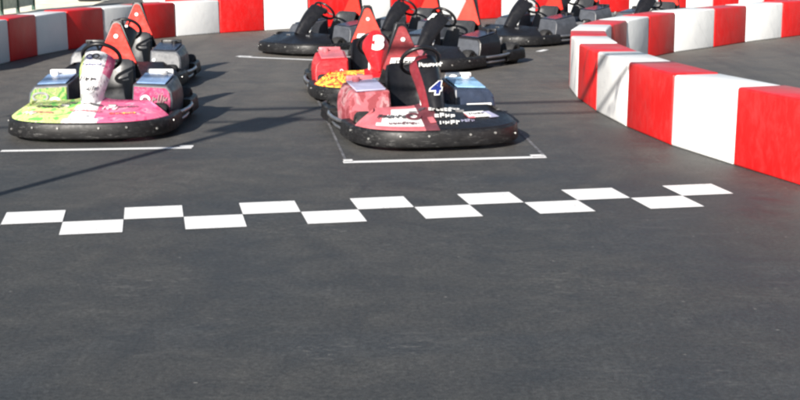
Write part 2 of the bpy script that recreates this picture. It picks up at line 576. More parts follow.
far = [(-6.75, 34.6), (-6.2, 34.75), (-5.2, 34.95), (-4.2, 35.15), (-3.2, 35.35)]
block_chain(far, False, ['half white barrier block of the farther wall beyond the left headrests',
                         'red barrier block of the farther wall above the grey seat kart',
                         'white barrier block of the farther wall right of its red one',
                         'last red barrier block of the farther wall'], 'barrier blocks of a farther track section')

# ------------------------------------------------------------------ beyond the left wall
sheet('sand', [[(-8.35, 27.0), (-7.0, 28.6), (-7.75, 33.4), (-8.3, 42.0), (-12.0, 42.0), (-9.6, 30.2)]], 0.004, M['sand'],
      'bright pale sand strip beyond the left barrier', 'sand')
fr = empty('metal_fence', (-8.75, 29.7, 0), 0)
tag(fr, 'dark green metal fence with pale panels at the top left corner', 'fence')
for k, (x, y) in enumerate([(-0.16, -1.55), (-0.02, -0.77), (0.12, -0.02), (0.14, 1.19)]):
    bm = bmesh.new()
    box(bm, x - 0.035, x + 0.035, y - 0.035, y + 0.035, 0.0, 1.7, 0.006, 1)
    box(bm, x - 0.05, x + 0.05, y - 0.05, y + 0.05, 1.702, 1.73, 0.006, 1)
    build('post', bm, M['fence_green'], fr)
for (xa, ya), (xb, yb) in (((-0.16, -1.55), (-0.02, -0.77)), ((-0.02, -0.77), (0.12, -0.02)), ((0.12, -0.02), (0.14, 1.19))):
    bm = bmesh.new()
    a, b = Vector((xa, ya)), Vector((xb, yb))
    t = (b - a).normalized()
    n = Vector((-t.y, t.x)) * 0.012
    a2, b2 = a + t * 0.052, b - t * 0.052
    fp = [a2 - n, b2 - n, b2 + n, a2 + n]
    hexa(bm, [(q.x, q.y, 0.12) for q in fp], [(q.x, q.y, 1.62) for q in fp])
    build('panel', bm, M['fence_panel'], fr)
bm = bmesh.new()
prof = []
for q in range(12):
    a = 2 * PI * q / 12
    prof.append((0.09 * math.cos(a), 0.24 + 0.085 * math.sin(a)))
revolve_x(bm, 0, 0, 0.09, prof, 28)
ty = build('tyre', bm, M['rubber'], angle=60)
ty.rotation_euler = (0, PI / 2, 0)
ty.location = (-8.25, 35.0, 0.0)
for v in ty.data.vertices:
    v.co.z -= 0.09
ty.location.z = 0.09
tag(ty, 'old black tyre lying on pale ground beyond the left barrier', 'tyre')

# ------------------------------------------------------------------ karts
HW = 0.725

def nose_profile_ring(p, nrm, prof):
    return [(p[0] + nrm[0] * o, p[1] + nrm[1] * o, z) for o, z in prof]

def sweep_outline(bm, pts, prof):
    rings = []
    for i, p in enumerate(pts):
        a = Vector(pts[max(0, i - 1)])
        b = Vector(pts[min(len(pts) - 1, i + 1)])
        t = (b - a).normalized()
        n = Vector((t.y, -t.x))          # outward: to the right of travel
        rings.append(nose_profile_ring(p, n, prof))
    loft(bm, rings)

def resample(pts, n):
    P = [Vector(p) for p in pts]
    L = [0]
    for a, b in zip(P, P[1:]):
        L.append(L[-1] + (b - a).length)
    out = []
    for k in range(n + 1):
        s = L[-1] * k / n
        i = 0
        while i < len(P) - 2 and L[i + 1] < s:
            i += 1
        f = (s - L[i]) / max(1e-9, L[i + 1] - L[i])
        out.append(tuple(P[i].lerp(P[i + 1], min(1, max(0, f)))))
    return out

NOSE = resample([(-HW, -0.28)] + superell(HW, 0.71, 2.75, -0.45, -1, 60) + [(HW, -0.28)], 48)
REAR = resample([(HW, 0.28)] + superell(HW, 0.45, 3.4, 0.55, 1, 60)[::-1] + [(-HW, 0.28)], 48)
BPROF = [(0.0, 0.055), (-0.012, 0.156), (-0.017, 0.168), (-0.030, 0.175), (-0.085, 0.178), (-0.10, 0.165), (-0.10, 0.07), (-0.08, 0.045), (-0.03, 0.036), (-0.010, 0.042)]

def fairing_surface(x, back_y=-0.56, zb=0.30):
    pass

PB = Vector((0, -0.75, 0.285))     # foot and top of the steering panel
PTOP = Vector((0, -0.36, 0.68))
PDIR = (PTOP - PB).normalized()
PNRM = Vector((1, 0, 0)).cross(PDIR)
PLEN = (PTOP - PB).length

def on_panel(x, t, lift=0.0):
    return PB + Vector((x, 0, 0)) + PDIR * (t * PLEN) + PNRM * lift

def panel_mesh(widths, crown=0.035, thick=0.02, split=None):
    """widths: list of (t, half width); curved shield"""
    bm = bmesh.new()
    rows = 14
    cols = 12
    def hw(t):
        for (t0, w0), (t1, w1) in zip(widths, widths[1:]):
            if t <= t1:
                f = (t - t0) / (t1 - t0)
                f = f * f * (3 - 2 * f) if False else f
                return w0 + (w1 - w0) * f
        return widths[-1][1]
    grid_f, grid_b = [], []
    for i in range(rows + 1):
        t = i / rows
        rf, rb = [], []
        for j in range(cols + 1):
            s = -1 + 2 * j / cols
            edge = abs(s) ** 3
            lift = crown * (1 - s * s) - 0.085 * edge
            bow = 0.03 * math.sin(PI * t)
            p = on_panel(s * hw(t), t, lift + bow)
            rf.append(bm.verts.new(p))
            rb.append(bm.verts.new(p - PNRM * thick))
        grid_f.append(rf)
        grid_b.append(rb)
    for i in range(rows):
        for j in range(cols):
            m = split(-1 + 2 * (j + 0.5) / cols, (i + 0.5) / rows) if split else 0
            f = bm.faces.new((grid_f[i][j], grid_f[i][j + 1], grid_f[i + 1][j + 1], grid_f[i + 1][j]))
            f.material_index = m
            g = bm.faces.new((grid_b[i][j], grid_b[i + 1][j], grid_b[i + 1][j + 1], grid_b[i][j + 1]))
            g.material_index = m
    for i in range(rows):
        for j in (0, cols):
            f = bm.faces.new((grid_f[i][j], grid_f[i + 1][j], grid_b[i + 1][j], grid_b[i][j]))
            f.material_index = split(-1 if j == 0 else 1, (i + .5) / rows) if split else 0
    for j in range(cols):
        for i in (0, rows):
            f = bm.faces.new((grid_f[i][j], grid_f[i][j + 1], grid_b[i][j + 1], grid_b[i][j]))
            f.material_index = split(-1 + 2 * (j + .5) / cols, i / rows) if split else 0
    return bm

def fair_pt(u, v):
    """nose fairing: u -1..1 across, v 0 (front) .. 1 (back)"""
    a = HW - 0.03
    n = 2.6
    x0 = u * a
    yf = -0.45 - 0.675 * max(0.0, 1 - abs(u) ** n) ** (1 / n)
    x1 = u * a * 0.76
    yb = -0.56 + 0.10 * (1 - u * u) * 0.2
    f = v
    x = x0 + (x1 - x0) * f
    y = yf + (min(yb, yf + 0.62) - yf) * f if abs(u) < 0.93 else yf + 0.06 * f
    hump = math.exp(-(u / 0.2) ** 2)
    z = 0.181 + 0.115 * f ** 0.9 + 0.05 * hump * f
    return Vector((x, y, z))

def fairing_mesh(split):
    bm = bmesh.new()
    U, V = 36, 8
    top = [[bm.verts.new(fair_pt(-0.97 + 1.94 * i / U, j / V)) for j in range(V + 1)] for i in range(U + 1)]
    bot = [[bm.verts.new(fair_pt(-0.97 + 1.94 * i / U, j / V) - Vector((0, 0, 0.018))) for j in range(V + 1)] for i in range(U + 1)]
    def add(vs, u, v):
        f = bm.faces.new(vs)
        f.material_index = split(u, v)
    for i in range(U):
        for j in range(V):
            u, v = -0.97 + 1.94 * (i + .5) / U, (j + .5) / V
            add((top[i][j], top[i + 1][j], top[i + 1][j + 1], top[i][j + 1]), u, v)
            add((bot[i][j], bot[i][j + 1], bot[i + 1][j + 1], bot[i + 1][j]), u, v)
    for i in range(U):
        u = -0.97 + 1.94 * (i + .5) / U
        add((top[i][0], bot[i][0], bot[i + 1][0], top[i + 1][0]), u, 0)
        add((top[i][V], top[i + 1][V], bot[i + 1][V], bot[i][V]), u, 1)
    for j in range(V):
        add((top[0][j], top[0][j + 1], bot[0][j + 1], bot[0][j]), -1, j / V)
        add((top[U][j], bot[U][j], bot[U][j + 1], top[U][j + 1]), 1, j / V)
    return bm

def fair_frame(u, v):
    p = fair_pt(u, v)
    du = (fair_pt(u + 0.02, v) - fair_pt(u - 0.02, v)).normalized()
    dv = (fair_pt(u, v + 0.05) - fair_pt(u, v - 0.05))
    n = du.cross(dv).normalized()
    y = n.cross(du)
    return p + n * 0.006, du, y, n

def patch(bm, o, xd, yd, nd_, outline, lift=0.0, th=0.003):
    """thin raised decal from a 2D outline"""
    lo = [o + xd * x + yd * y + nd_ * lift for x, y in outline]
    hi = [p + nd_ * th for p in lo]
    hexa(bm, lo, hi)

def scribble(bm, o, xd, yd, nrm, w, h, n, rnd, lift=0.0):
    """illegible lettering: a row of n letter-like strokes"""
    for k in range(n):
        cx = -w / 2 + w * (k + 0.5) / n
        lw = w / n * 0.78
        st = h * 0.24
        kind = rnd.randrange(7)
        hh = h * rnd.choice((0.72, 0.72, 0.8, 1.0)) / 2
        def r(x0, x1, y0, y1):
            patch(bm, o, xd, yd, nrm, [(x0 + y0 * 0.2, y0), (x1 + y0 * 0.2, y0), (x1 + y1 * 0.2, y1), (x0 + y1 * 0.2, y1)], lift)
        x0, x1 = cx - lw / 2, cx + lw / 2
        b0 = -h / 2
        tp = b0 + 2 * hh
        if kind in (0, 1, 2, 3, 6):
            r(x0, x0 + lw * 0.3, b0, tp)
        if kind in (0, 1, 4):
            r(x0 + lw * 0.31, x1, tp - st, tp)
        if kind in (0, 4, 5):
            r(x0 + lw * 0.31, x1, b0, b0 + st)
        if kind in (1, 2):
            r(x0 + lw * 0.31, x1, (b0 + tp) / 2 - st / 2, (b0 + tp) / 2 + st / 2)
        if kind in (2, 5, 6):
            r(x1 - lw * 0.28, x1, b0 + st * 1.05, tp - st * 0.2)
        if kind == 3:
            r(x0 + lw * 0.31, x1 - lw * 0.1, tp - st * 1.6, tp - st * 0.6)
        if kind in (4, 5):
            r(x0 + lw * 0.02, x0 + lw * 0.29, b0 + st * 0.2, tp - st * 0.1)

def ring_patch(bm, o, xd, yd, nrm, rx, ry, t, n=20, th=0.003):
    for k in range(n):
        a0, a1 = 2 * PI * k / n, 2 * PI * (k + 1) / n
        patch(bm, o, xd, yd, nrm, [(rx * math.cos(a0), ry * math.sin(a0)), (rx * math.cos(a1), ry * math.sin(a1)),
                                   ((rx - t) * math.cos(a1), (ry - t) * math.sin(a1)), ((rx - t) * math.cos(a0), (ry - t) * math.sin(a0))], 0, th)

PROTO = {}
def shared(key, name, mat, parent, make, angle=35):
    """first call builds the mesh, later karts share it"""
    if key not in PROTO:
        o = build(name, make(), mat, parent, angle)
        PROTO[key] = o.data
        return o
    me = PROTO[key]
    if me.materials[0] != mat:
        me = me.copy()
        me.materials[0] = mat
    o = bpy.data.objects.new(name, me)
    COL.objects.link(o)
    o.parent = parent
    return o

def make_kart(cfg):
    root = empty('go_kart', (cfg['pos'][0], cfg['pos'][1], 0), cfg['yaw'])
    tag(root, cfg['label'], 'go-kart', 'go-karts parked on the starting grid')
    rnd = random.Random(cfg['seed'])

    # --- bumpers
    def mk():
        bm = bmesh.new()
        sweep_outline(bm, NOSE, BPROF)
        return bm
    nb = shared('nose', 'nose_bumper', M['black'], root, mk, 50)
    for k in (7, 12, 17, 21, 27, 31, 36, 41):
        def mk(k=k):
            bm = bmesh.new()
            a, b = Vector(NOSE[k - 1]), Vector(NOSE[k + 1])
            t = (b - a).normalized()
            nrm = Vector((t.y, -t.x, 0))
            p = Vector((NOSE[k][0], NOSE[k][1], 0.135 if k % 2 else 0.10))
            cyl(bm, p - nrm * 0.016, p + nrm * 0.003, 0.0085, 10)
            return bm
        shared('bolt%d' % k, 'bolt', M['bolt'], nb, mk)
    def mk():
        bm = bmesh.new()
        sweep_outline(bm, REAR, [(o * 1.0, z + 0.02) for o, z in BPROF])
        return bm
    shared('rear', 'rear_bumper', M['black'], root, mk, 50)
    for sx in (-1, 1):
        def mk(sx=sx):
            bm = bmesh.new()
            tube(bm, [(sx * 0.58, -0.36, 0.14), (sx * 0.66, -0.30, 0.145), (sx * 0.715, -0.18, 0.15), (sx * 0.73, 0.0, 0.15), (sx * 0.73, 0.2, 0.155), (sx * 0.70, 0.34, 0.16)], 0.017)
            tube(bm, [(sx * 0.58, -0.34, 0.08), (sx * 0.69, -0.22, 0.08), (sx * 0.705, 0.0, 0.08), (sx * 0.68, 0.34, 0.08)], 0.014)
            return bm
        shared('rail%d' % sx, 'side_rail', M['steel'], root, mk, 60)
        def mk(sx=sx):
            bm = bmesh.new()
            hexa(bm, [(sx * 0.66, -0.30, 0.05), (sx * 0.70, -0.2, 0.05), (sx * 0.70, 0.3, 0.05), (sx * 0.66, 0.3, 0.05)],
                 [(sx * 0.66, -0.30, 0.13), (sx * 0.70, -0.2, 0.13), (sx * 0.70, 0.3, 0.13), (sx * 0.66, 0.3, 0.13)], 0.006, 1)
            return bm
        shared('skirt%d' % sx, 'side_skirt', M['black'], root, mk)

    # --- frame and floor
    def mk():
        bm = bmesh.new()
        box(bm, -0.34, 0.34, -0.86, 0.30, 0.045, 0.055)
        return bm
    shared('floor', 'floor_tray', M['dark_steel'], root, mk)
    def mk():
        bm = bmesh.new()
        for sx in (-1, 1):
            tube(bm, [(sx * 0.26, -0.92, 0.075), (sx * 0.36, -0.5, 0.075), (sx * 0.36, 0.3, 0.075), (sx * 0.42, 0.9, 0.1)], 0.016)
            tube(bm, [(sx * 0.36, -0.47, 0.10), (sx * 0.50, -0.47, 0.125)], 0.018)
            tube(bm, [(sx * 0.36, 0.1, 0.075), (sx * 0.68, 0.1, 0.10)], 0.014)
        tube(bm, [(-0.26, -0.92, 0.075), (0.26, -0.92, 0.075)], 0.016)
        tube(bm, [(-0.36, -0.1, 0.075), (0.36, -0.1, 0.075)], 0.014)
        tube(bm, [(-0.42, 0.9, 0.1), (0.42, 0.9, 0.1)], 0.016)
        tube(bm, [(-0.66, 0.60, 0.14), (0.66, 0.60, 0.14)], 0.02)
        tube(bm, [(-0.46, -0.52, 0.12), (0, -0.58, 0.14), (0.46, -0.52, 0.12)], 0.010)
        return bm
    shared('frame', 'frame', M['dark_steel'], root, mk, 60)
    for sx in (-1, 1):
        def mk(sx=sx):
            bm = bmesh.new()
            tube(bm, [(sx * 0.2, -0.7, 0.06), (sx * 0.2, -0.72, 0.2), (sx * 0.2, -0.70, 0.26)], 0.01)
            box(bm, sx * 0.2 - 0.035, sx * 0.2 + 0.035, -0.735, -0.715, 0.18, 0.28, 0.004, 1)
            return bm
        shared('pedal%d' % sx, 'pedal', M['steel'], root, mk)

    # --- wheels
    for sx in (-1, 1):
        for y, r, w, xc in ((-0.46, 0.128, 0.13, 0.555), (0.60, 0.140, 0.19, 0.565)):
            key = 'w%d%.1f' % (sx, y)
            wobj = empty('wheel', (sx * xc, y, r), 0)
            wobj.parent = root
            def mk(r=r, w=w):
                bm = bmesh.new()
                h = w / 2
                revolve_x(bm, 0, 0, 0, [(-h, r * 0.62), (-h - 0.004, r * 0.82), (-h + 0.012, r * 0.96), (-h + 0.035, r), (h - 0.035, r), (h - 0.012, r * 0.96), (h + 0.004, r * 0.82), (h, r * 0.62), (h * 0.5, r * 0.56), (-h * 0.5, r * 0.56)], 28)
                return bm
            shared('tyre' + str(r), 'tyre', M['rubber'], wobj, mk, 40)
            def mk(r=r, w=w):
                bm = bmesh.new()
                h = w / 2
                revolve_x(bm, 0, 0, 0, [(-h + 0.01, r * 0.6), (-h * 0.3, r * 0.5), (-h * 0.2, 0.03), (-h * 0.2 - 0.03, 0.028), (-h * 0.2 - 0.03, 0.004), (h * 0.2 + 0.03, 0.004), (h * 0.2 + 0.03, 0.028), (h * 0.2, 0.03), (h * 0.3, r * 0.5), (h - 0.01, r * 0.6), (h * 0.5, r * 0.558), (-h * 0.5, r * 0.558)], 24)
                return bm
            shared('rim' + str(r), 'rim', M['alloy'], wobj, mk, 30)

    # --- nose fairing
    build('nose_fairing', fairing_mesh(cfg['fair_split']), [M[m] for m in cfg['fair']], root, 40)

    # --- side pods
    for sx in (-1, 1):
        side = 'L' if sx < 0 else 'R'
        front_m, lid_m, body_m, clip_m = cfg['pod' + side]
        def mk(sx=sx):
            bm = bmesh.new()
            def sec(y0, y1, k, xo):
                # outline from the inner foot outwards; upper points lean back
                pts = [(0.275, 0.11), (xo, 0.11), (xo + 0.008, 0.25), (xo - 0.002, 0.33), (xo - 0.045, 0.385 + k), (0.287, 0.40 + k)]
                return [Vector((x * sx, y0 + (y1 - y0) * (z - 0.11) / 0.29, z)) for x, z in pts]
            rings = [sec(-0.325, -0.265, 0.0, 0.635), sec(-0.10, -0.05, 0.018, 0.65), sec(0.20, 0.20, 0.045, 0.65)]
            loft(bm, rings)
            es = [e for e in bm.edges]
            bmesh.ops.bevel(bm, geom=es, offset=0.014, segments=2, affect='EDGES', profile=0.5)
            return bm
        pod = shared('pod' + side, 'side_pod', M[body_m], root, mk, 14)
        def mk(sx=sx):
            bm = bmesh.new()
            # cover on the front face, 6 mm proud
            pts = [(0.292, 0.135), (0.618, 0.135), (0.624, 0.25), (0.615, 0.322), (0.580, 0.362), (0.300, 0.378)]
            a = [Vector((x * sx, -0.328 + 0.06 * (z - 0.11) / 0.29, z)) for x, z in pts]
            if sx < 0:
                a = a[::-1]
            n = Vector((0, -0.98, 0.2)) * 0.008
            hexa(bm, a, [p + n for p in a], 0.003, 1)
            return bm
        cov = shared('cov' + side, 'front_cover', M[front_m], pod, mk)
        def mk(sx=sx):
            bm = bmesh.new()
            a = [Vector((0.315 * sx, -0.235, 0.404)), Vector((0.57 * sx, -0.235, 0.393)), Vector((0.58 * sx, 0.175, 0.434)), Vector((0.315 * sx, 0.175, 0.445))]
            if sx < 0:
                a = a[::-1]
            hexa(bm, a, [p + Vector((0, 0, 0.012)) for p in a], 0.004, 1)
            return bm
        shared('lid' + side, 'lid', M[lid_m], pod, mk)
        def mk(sx=sx):
            bm = bmesh.new()
            x0, x1 = sorted((0.33 * sx, 0.57 * sx))
            box(bm, x0, x1, 0.205, 0.245, 0.41, 0.485, 0.012, 2)
            cyl(bm, (0.50 * sx, 0.13, 0.44), (0.50 * sx, 0.13, 0.48), 0.035, 14)
            return bm
        shared('clip' + side, 'rear_bracket', M[clip_m], pod, mk)
        if cfg.get('pod_marks' + side):
            for (mm, kind, x, z, w, h, n) in cfg['pod_marks' + side]:
                bm = bmesh.new()
                nrm = Vector((0, -0.979, 0.203)).normalized()
                xd = Vector((1, 0.0, 0)) - nrm * nrm.x
                yd = nrm.cross(xd)
                f = (z - 0.135) / 0.19
                o = Vector((x * sx, -0.328 + 0.06 * (z - 0.11) / 0.29, z)) + nrm * 0.013
                if kind == 'plate':
                    patch(bm, o, xd, yd, nrm, [(-w / 2, -h / 2), (w / 2, -h / 2), (w / 2, h / 2), (-w / 2, h / 2)])
                elif kind == 'ring':
                    ring_patch(bm, o, xd, yd, nrm, w / 2, h / 2, min(w, h) * 0.2)
                else:
                    scribble(bm, o + nrm * 0.004, xd, yd, nrm, w, h, n, rnd)
                build('emblem', bm, M[mm], cov)

    # --- steering panel
    pan = build('steering_fairing', panel_mesh(cfg['pan_w'], split=cfg.get('pan_split')), [M[m] for m in cfg['pan']], root, 40)
    X = Vector((1, 0, 0))
    if cfg.get('number'):
        txt, size, t, fm, om = cfg['number']
        x0 = cfg.get('num_x', 0.0)
        if om:
            glyph_text(txt, size, M[om], 'number_outline', pan, on_panel(x0, t, 0.071), X, PDIR, 0.016 * size / 0.2, cfg.get('shear', 0.2))
        glyph_text(txt, size, M[fm], 'number', pan, on_panel(x0, t, 0.077), X, PDIR, 0.0055, cfg.get('shear', 0.2))
    for (mm, kind, x, t, w, h, n, lift) in cfg.get('pan_marks', ()):
        bm = bmesh.new()
        o = on_panel(x, t, 0.03 + 0.035 * (1 - (x / 0.15) ** 2) + lift)
        if kind == 'plate':
            patch(bm, o, X, PDIR, PNRM, [(-w / 2, -h / 2), (w / 2, -h / 2), (w / 2, h / 2), (-w / 2, h / 2)])
        elif kind == 'ring':
            ring_patch(bm, o, X, PDIR, PNRM, w / 2, h / 2, h * 0.22)
        else:
            scribble(bm, o, X, PDIR, PNRM, w, h, n, rnd)
        build('emblem', bm, M[mm], pan)
    # bracket arms that carry the panel
    def mk():
        bm = bmesh.new()
        for sx in (-1, 1):
            tube(bm, [(sx * 0.10, -0.74, 0.06), (sx * 0.09, -0.60, 0.28), (sx * 0.06, -0.40, 0.54)], 0.013)
        return bm
    shared('brk', 'panel_bracket', M['white_part'], root, mk, 60)

    # --- steering wheel
    sw = empty('steering_wheel', (0, -0.17, cfg.get('wheel_z', 0.635)), 0)
    sw.rotation_mode = 'QUATERNION'
    sw.rotation_quaternion = (Matrix.Rotation(math.radians(-48), 3, 'X') @ Matrix.Rotation(rnd.uniform(-0.5, 0.5), 3, 'Z')).to_quaternion()
    sw.parent = root
    def mk():
        bm = bmesh.new()
        rings = []
        pr = []
        for q in range(8):
            a = 2 * PI * q / 8
            pr.append((0.018 * math.sin(a), 0.165 + 0.018 * math.cos(a)))
        n = 32
        vs = []
        for k in range(n):
            a = 2 * PI * k / n
            vs.append([bm.verts.new((r * math.cos(a), r * math.sin(a), h)) for h, r in pr])
        for i in range(n):
            A, B = vs[i], vs[(i + 1) % n]
            for j in range(8):
                bm.faces.new((A[j], A[(j + 1) % 8], B[(j + 1) % 8], B[j]))
        return bm
    o = shared('swr', 'rim', M['black_clean'], sw, mk, 60)
    def mk():
        bm = bmesh.new()
        for a in (math.radians(-90), math.radians(30), math.radians(150)):
            tube(bm, [(0.03 * math.cos(a), 0.03 * math.sin(a), -0.01), (0.16 * math.cos(a), 0.16 * math.sin(a), 0)], 0.011)
        cyl(bm, (0, 0, -0.03), (0, 0, 0.02), 0.045, 16)
        return bm
    shared('sws', 'hub', M['dark_steel'], sw, mk, 40)
    def mk():
        bm = bmesh.new()
        tube(bm, [(0, -0.20, 0.605), (0, -0.70, 0.17)], 0.014)
        return bm
    shared('col', 'steering_column', M['dark_steel'], root, mk, 60)

    # --- seat: bucket shell lofted along its spine
    def mk():
        bm = bmesh.new()
        spine = [  # y, z, half width, wing depth, forward normal
            (-0.22, 0.17, 0.17, 0.01, (0.15, 1.0)), (-0.12, 0.125, 0.185, 0.04, (0.0, 1.0)), (0.02, 0.105, 0.195, 0.07, (-0.1, 1.0)),
            (0.13, 0.13, 0.20, 0.09, (-0.45, 0.9)), (0.205, 0.20, 0.205, 0.10, (-0.8, 0.6)), (0.25, 0.29, 0.205, 0.10, (-0.95, 0.3)),
            (0.29, 0.40, 0.20, 0.085, (-0.96, 0.28)), (0.325, 0.50, 0.185, 0.06, (-0.96, 0.28)), (0.34, 0.55, 0.165, 0.03, (-0.93, 0.36)), (0.36, 0.57, 0.13, 0.0, (-0.5, 0.86))]
        rings = []
        m = 14
        for (y, z, hw, wing, (ny, nz)) in spine:
            nv = Vector((0, ny, nz)).normalized()
            inner, outer = [], []
            for k in range(m + 1):
                s = -1 + 2 * k / m
                a = abs(s)
                lift = wing * a ** 2.5
                x = hw * math.copysign(min(1, a * 1.06), s)
                p = Vector((x, y, z)) + nv * lift
                inner.append(p)
                q = Vector((x * 1.0, y, z)) + nv * lift
                off = -nv * 0.018 + Vector((math.copysign(0.018 * a ** 4, s), 0, 0))
                outer.append(q + off)
            rings.append(inner + outer[::-1])
        loft(bm, rings)
        return bm
    shared('seat', 'seat', M[cfg.get('seat', 'seat')], root, mk, 50)

    # --- headrest: triangular plate on a hoop
    lean = Vector((0, 0.20, 1)).normalized()
    hb = Vector((0, 0.43, 0.50))
    def tri(bm, hwb, hwt, h0, h1, fwd, th, rows=8):
        nrm = Vector((0, -1, 0.20)).normalized()
        out = []
        cr = 0.02
        out = [(-hwb, h0 + 0.015), (-hwb + 0.02, h0), (hwb - 0.02, h0), (hwb, h0 + 0.015)]
        for k in range(7):
            a = PI * k / 6
            out.append((hwt * math.cos(a), h1 - 0.01 - hwt * 0.8 + hwt * 0.8 * math.sin(a)))
        lo = [hb + Vector((x, 0, 0)) + lean * z + nrm * fwd for x, z in out]
        hi = [p + nrm * th for p in lo]
        hexa(bm, lo, hi, 0.004, 1)
    def mk():
        bm = bmesh.new()
        tri(bm, 0.235, 0.05, -0.12, 0.43, -0.035, 0.03)
        return bm
    back = shared('hrb', 'headrest', M['black_clean'], root, mk, 40)
    def mk():
        bm = bmesh.new()
        tri(bm, 0.195, 0.038, 0.0, 0.405, -0.004, 0.022)
        return bm
    pad = shared('hrp', 'headrest_pad', M[cfg['hr']], back, mk, 40)
    def mk():
        bm = bmesh.new()
        nrm = Vector((0, -1, 0.20)).normalized()
        p = hb + lean * 0.27 + nrm * 0.018
        cyl(bm, p, p + nrm * 0.012, 0.021, 6)
        return bm
    if cfg.get('hr_bolt', True):
        shared('hrbolt', 'headrest_bolt', M['white_part'], back, mk)
    if cfg.get('hr_band'):
        bm = bmesh.new()
        nrm = Vector((0, -1, 0.20)).normalized()
        patch(bm, hb + lean * 0.075 + nrm * 0.020, X, lean, nrm, [(-0.135, -0.032), (0.135, -0.032), (0.115, 0.032), (-0.115, 0.032)])
        bd = build('headrest_band', bm, M['white_part'], back)
        bm = bmesh.new()
        scribble(bm, hb + lean * 0.072 + nrm * 0.0245, X, lean, nrm, 0.16, 0.03, 4, rnd)
        build('emblem', bm, M['ink'], back)
    def mk():
        bm = bmesh.new()
        for sx in (-1, 1):
            tube(bm, [(sx * 0.30, 0.72, 0.10), (sx * 0.24, 0.60, 0.30), (sx * 0.185, 0.475, 0.42), (sx * 0.04, 0.56, 0.905)], 0.016)
        tube(bm, [(-0.04, 0.56, 0.905), (0.04, 0.56, 0.905)], 0.016)
        return bm
    shared('hoop', 'roll_hoop', M['dark_steel'], root, mk, 60)

    # --- engine behind the seat
    def mk():
        bm = bmesh.new()
        box(bm, -0.30, 0.06, 0.52, 0.86, 0.13, 0.36, 0.025, 2)
        for k in range(5):
            box(bm, -0.27, 0.03, 0.55 + 0.05 * k, 0.575 + 0.05 * k, 0.362, 0.40, 0.004, 1)
        cyl(bm, (0.062, 0.68, 0.24), (0.16, 0.68, 0.24), 0.09, 18)
        return bm
    shared('eng', 'engine', M['engine'], root, mk, 30)
    def mk():
        bm = bmesh.new()
        cyl(bm, (0.22, 0.55, 0.24), (0.22, 0.88, 0.24), 0.055, 16)
        tube(bm, [(0.22, 0.88, 0.24), (0.22, 0.93, 0.25), (0.22, 0.97, 0.30)], 0.02)
        return bm
    shared('exh', 'exhaust', M['alloy'], root, mk, 40)

    # --- marks on the nose fairing
    nf = [c for c in root.children if c.name.split('.')[0] == 'nose_fairing']
    fair_o = nf[0] if nf else None
    for (mm, kind, u, v, w, h, n) in cfg.get('fair_marks', ()):
        o, xd, yd, nrm = fair_frame(u, v)
        bm = bmesh.new()
        if kind == 'plate':
            patch(bm, o, xd, yd, nrm, [(-w / 2, -h / 2), (w / 2, -h / 2), (w / 2 * 0.92, h / 2), (-w / 2 * 0.92, h / 2)])
        elif kind == 'ring':
            ring_patch(bm, o + nrm * 0.006, xd, yd, nrm, w / 2, h / 2, min(w, h) * 0.26)
        else:
            scribble(bm, o + nrm * 0.004, xd, yd, nrm, w, h, n, rnd)
        build('emblem', bm, M[mm], fair_o)
    return root

RECT = [(0, 0.085), (0.3, 0.10), (0.75, 0.145), (1.0, 0.15)]
SHIELD = [(0, 0.03), (0.12, 0.05), (0.72, 0.145), (0.9, 0.135), (1.0, 0.09)]
one = lambda u, v: 0

karts = []
karts.append(dict(seed=1, pos=(-2.66, 11.80), yaw=0.0,
    label='green, white and pink kart at the front of the left column',
    fair=['green_liv', 'white_liv', 'pink_liv'], fair_split=lambda u, v: 0 if u < -0.2 + 0.1 * v else (1 if u < 0.2 - 0.08 * v else 2),
    podL=('lime_liv', 'blue_top', 'grey_part', 'white_part'), podR=('pink_pod', 'blue_top', 'grey_part', 'white_part'),
    pod_marksL=[('white_part', 'ring', 0.40, 0.24, 0.11, 0.10, 0), ('ink', 'text', 0.40, 0.24, 0.05, 0.03, 2), ('grey_part', 'ring', 0.53, 0.29, 0.15, 0.09, 0), ('white_part', 'text', 0.52, 0.20, 0.14, 0.06, 3)],
    pod_marksR=[('white_part', 'ring', 0.40, 0.26, 0.09, 0.09, 0), ('ink', 'text', 0.40, 0.26, 0.04, 0.03, 2), ('maroon', 'text', 0.53, 0.27, 0.14, 0.08, 3)],
    pan=['white_liv', 'green_liv', 'pink_liv'], pan_w=RECT,
    pan_split=lambda s, t: 1 if (s < -0.68 and t > 0.6) else (2 if (s > 0.68 and t > 0.6) else 0),
    pan_marks=[('blue_mark', 'ring', -0.035, 0.84, 0.06, 0.055, 0, 0.004), ('ink', 'ring', 0.02, 0.84, 0.07, 0.06, 0, 0.008), ('blue_mark', 'text', 0.0, 0.69, 0.17, 0.022, 7, 0.004), ('ink', 'text', -0.02, 0.40, 0.13, 0.05, 3, 0.006), ('grey_part', 'text', 0.03, 0.22, 0.10, 0.05, 3, 0.006)],
    fair_marks=[('ink', 'text', -0.55, 0.62, 0.24, 0.05, 8), ('rose', 'text', -0.55, 0.35, 0.2, 0.03, 7), ('grey_part', 'text', -0.3, 0.75, 0.14, 0.06, 4), ('white_part', 'text', -0.72, 0.3, 0.12, 0.07, 3), ('ink', 'text', 0.12, 0.6, 0.12, 0.05, 4), ('white_part', 'text', 0.33, 0.55, 0.12, 0.09, 3), ('grey_part', 'text', 0.55, 0.6, 0.2, 0.03, 8), ('flame_liv', 'text', 0.5, 0.3, 0.22, 0.03, 8), ('rose', 'text', 0.02, 0.35, 0.26, 0.03, 8)],
    hr='hr_red'))
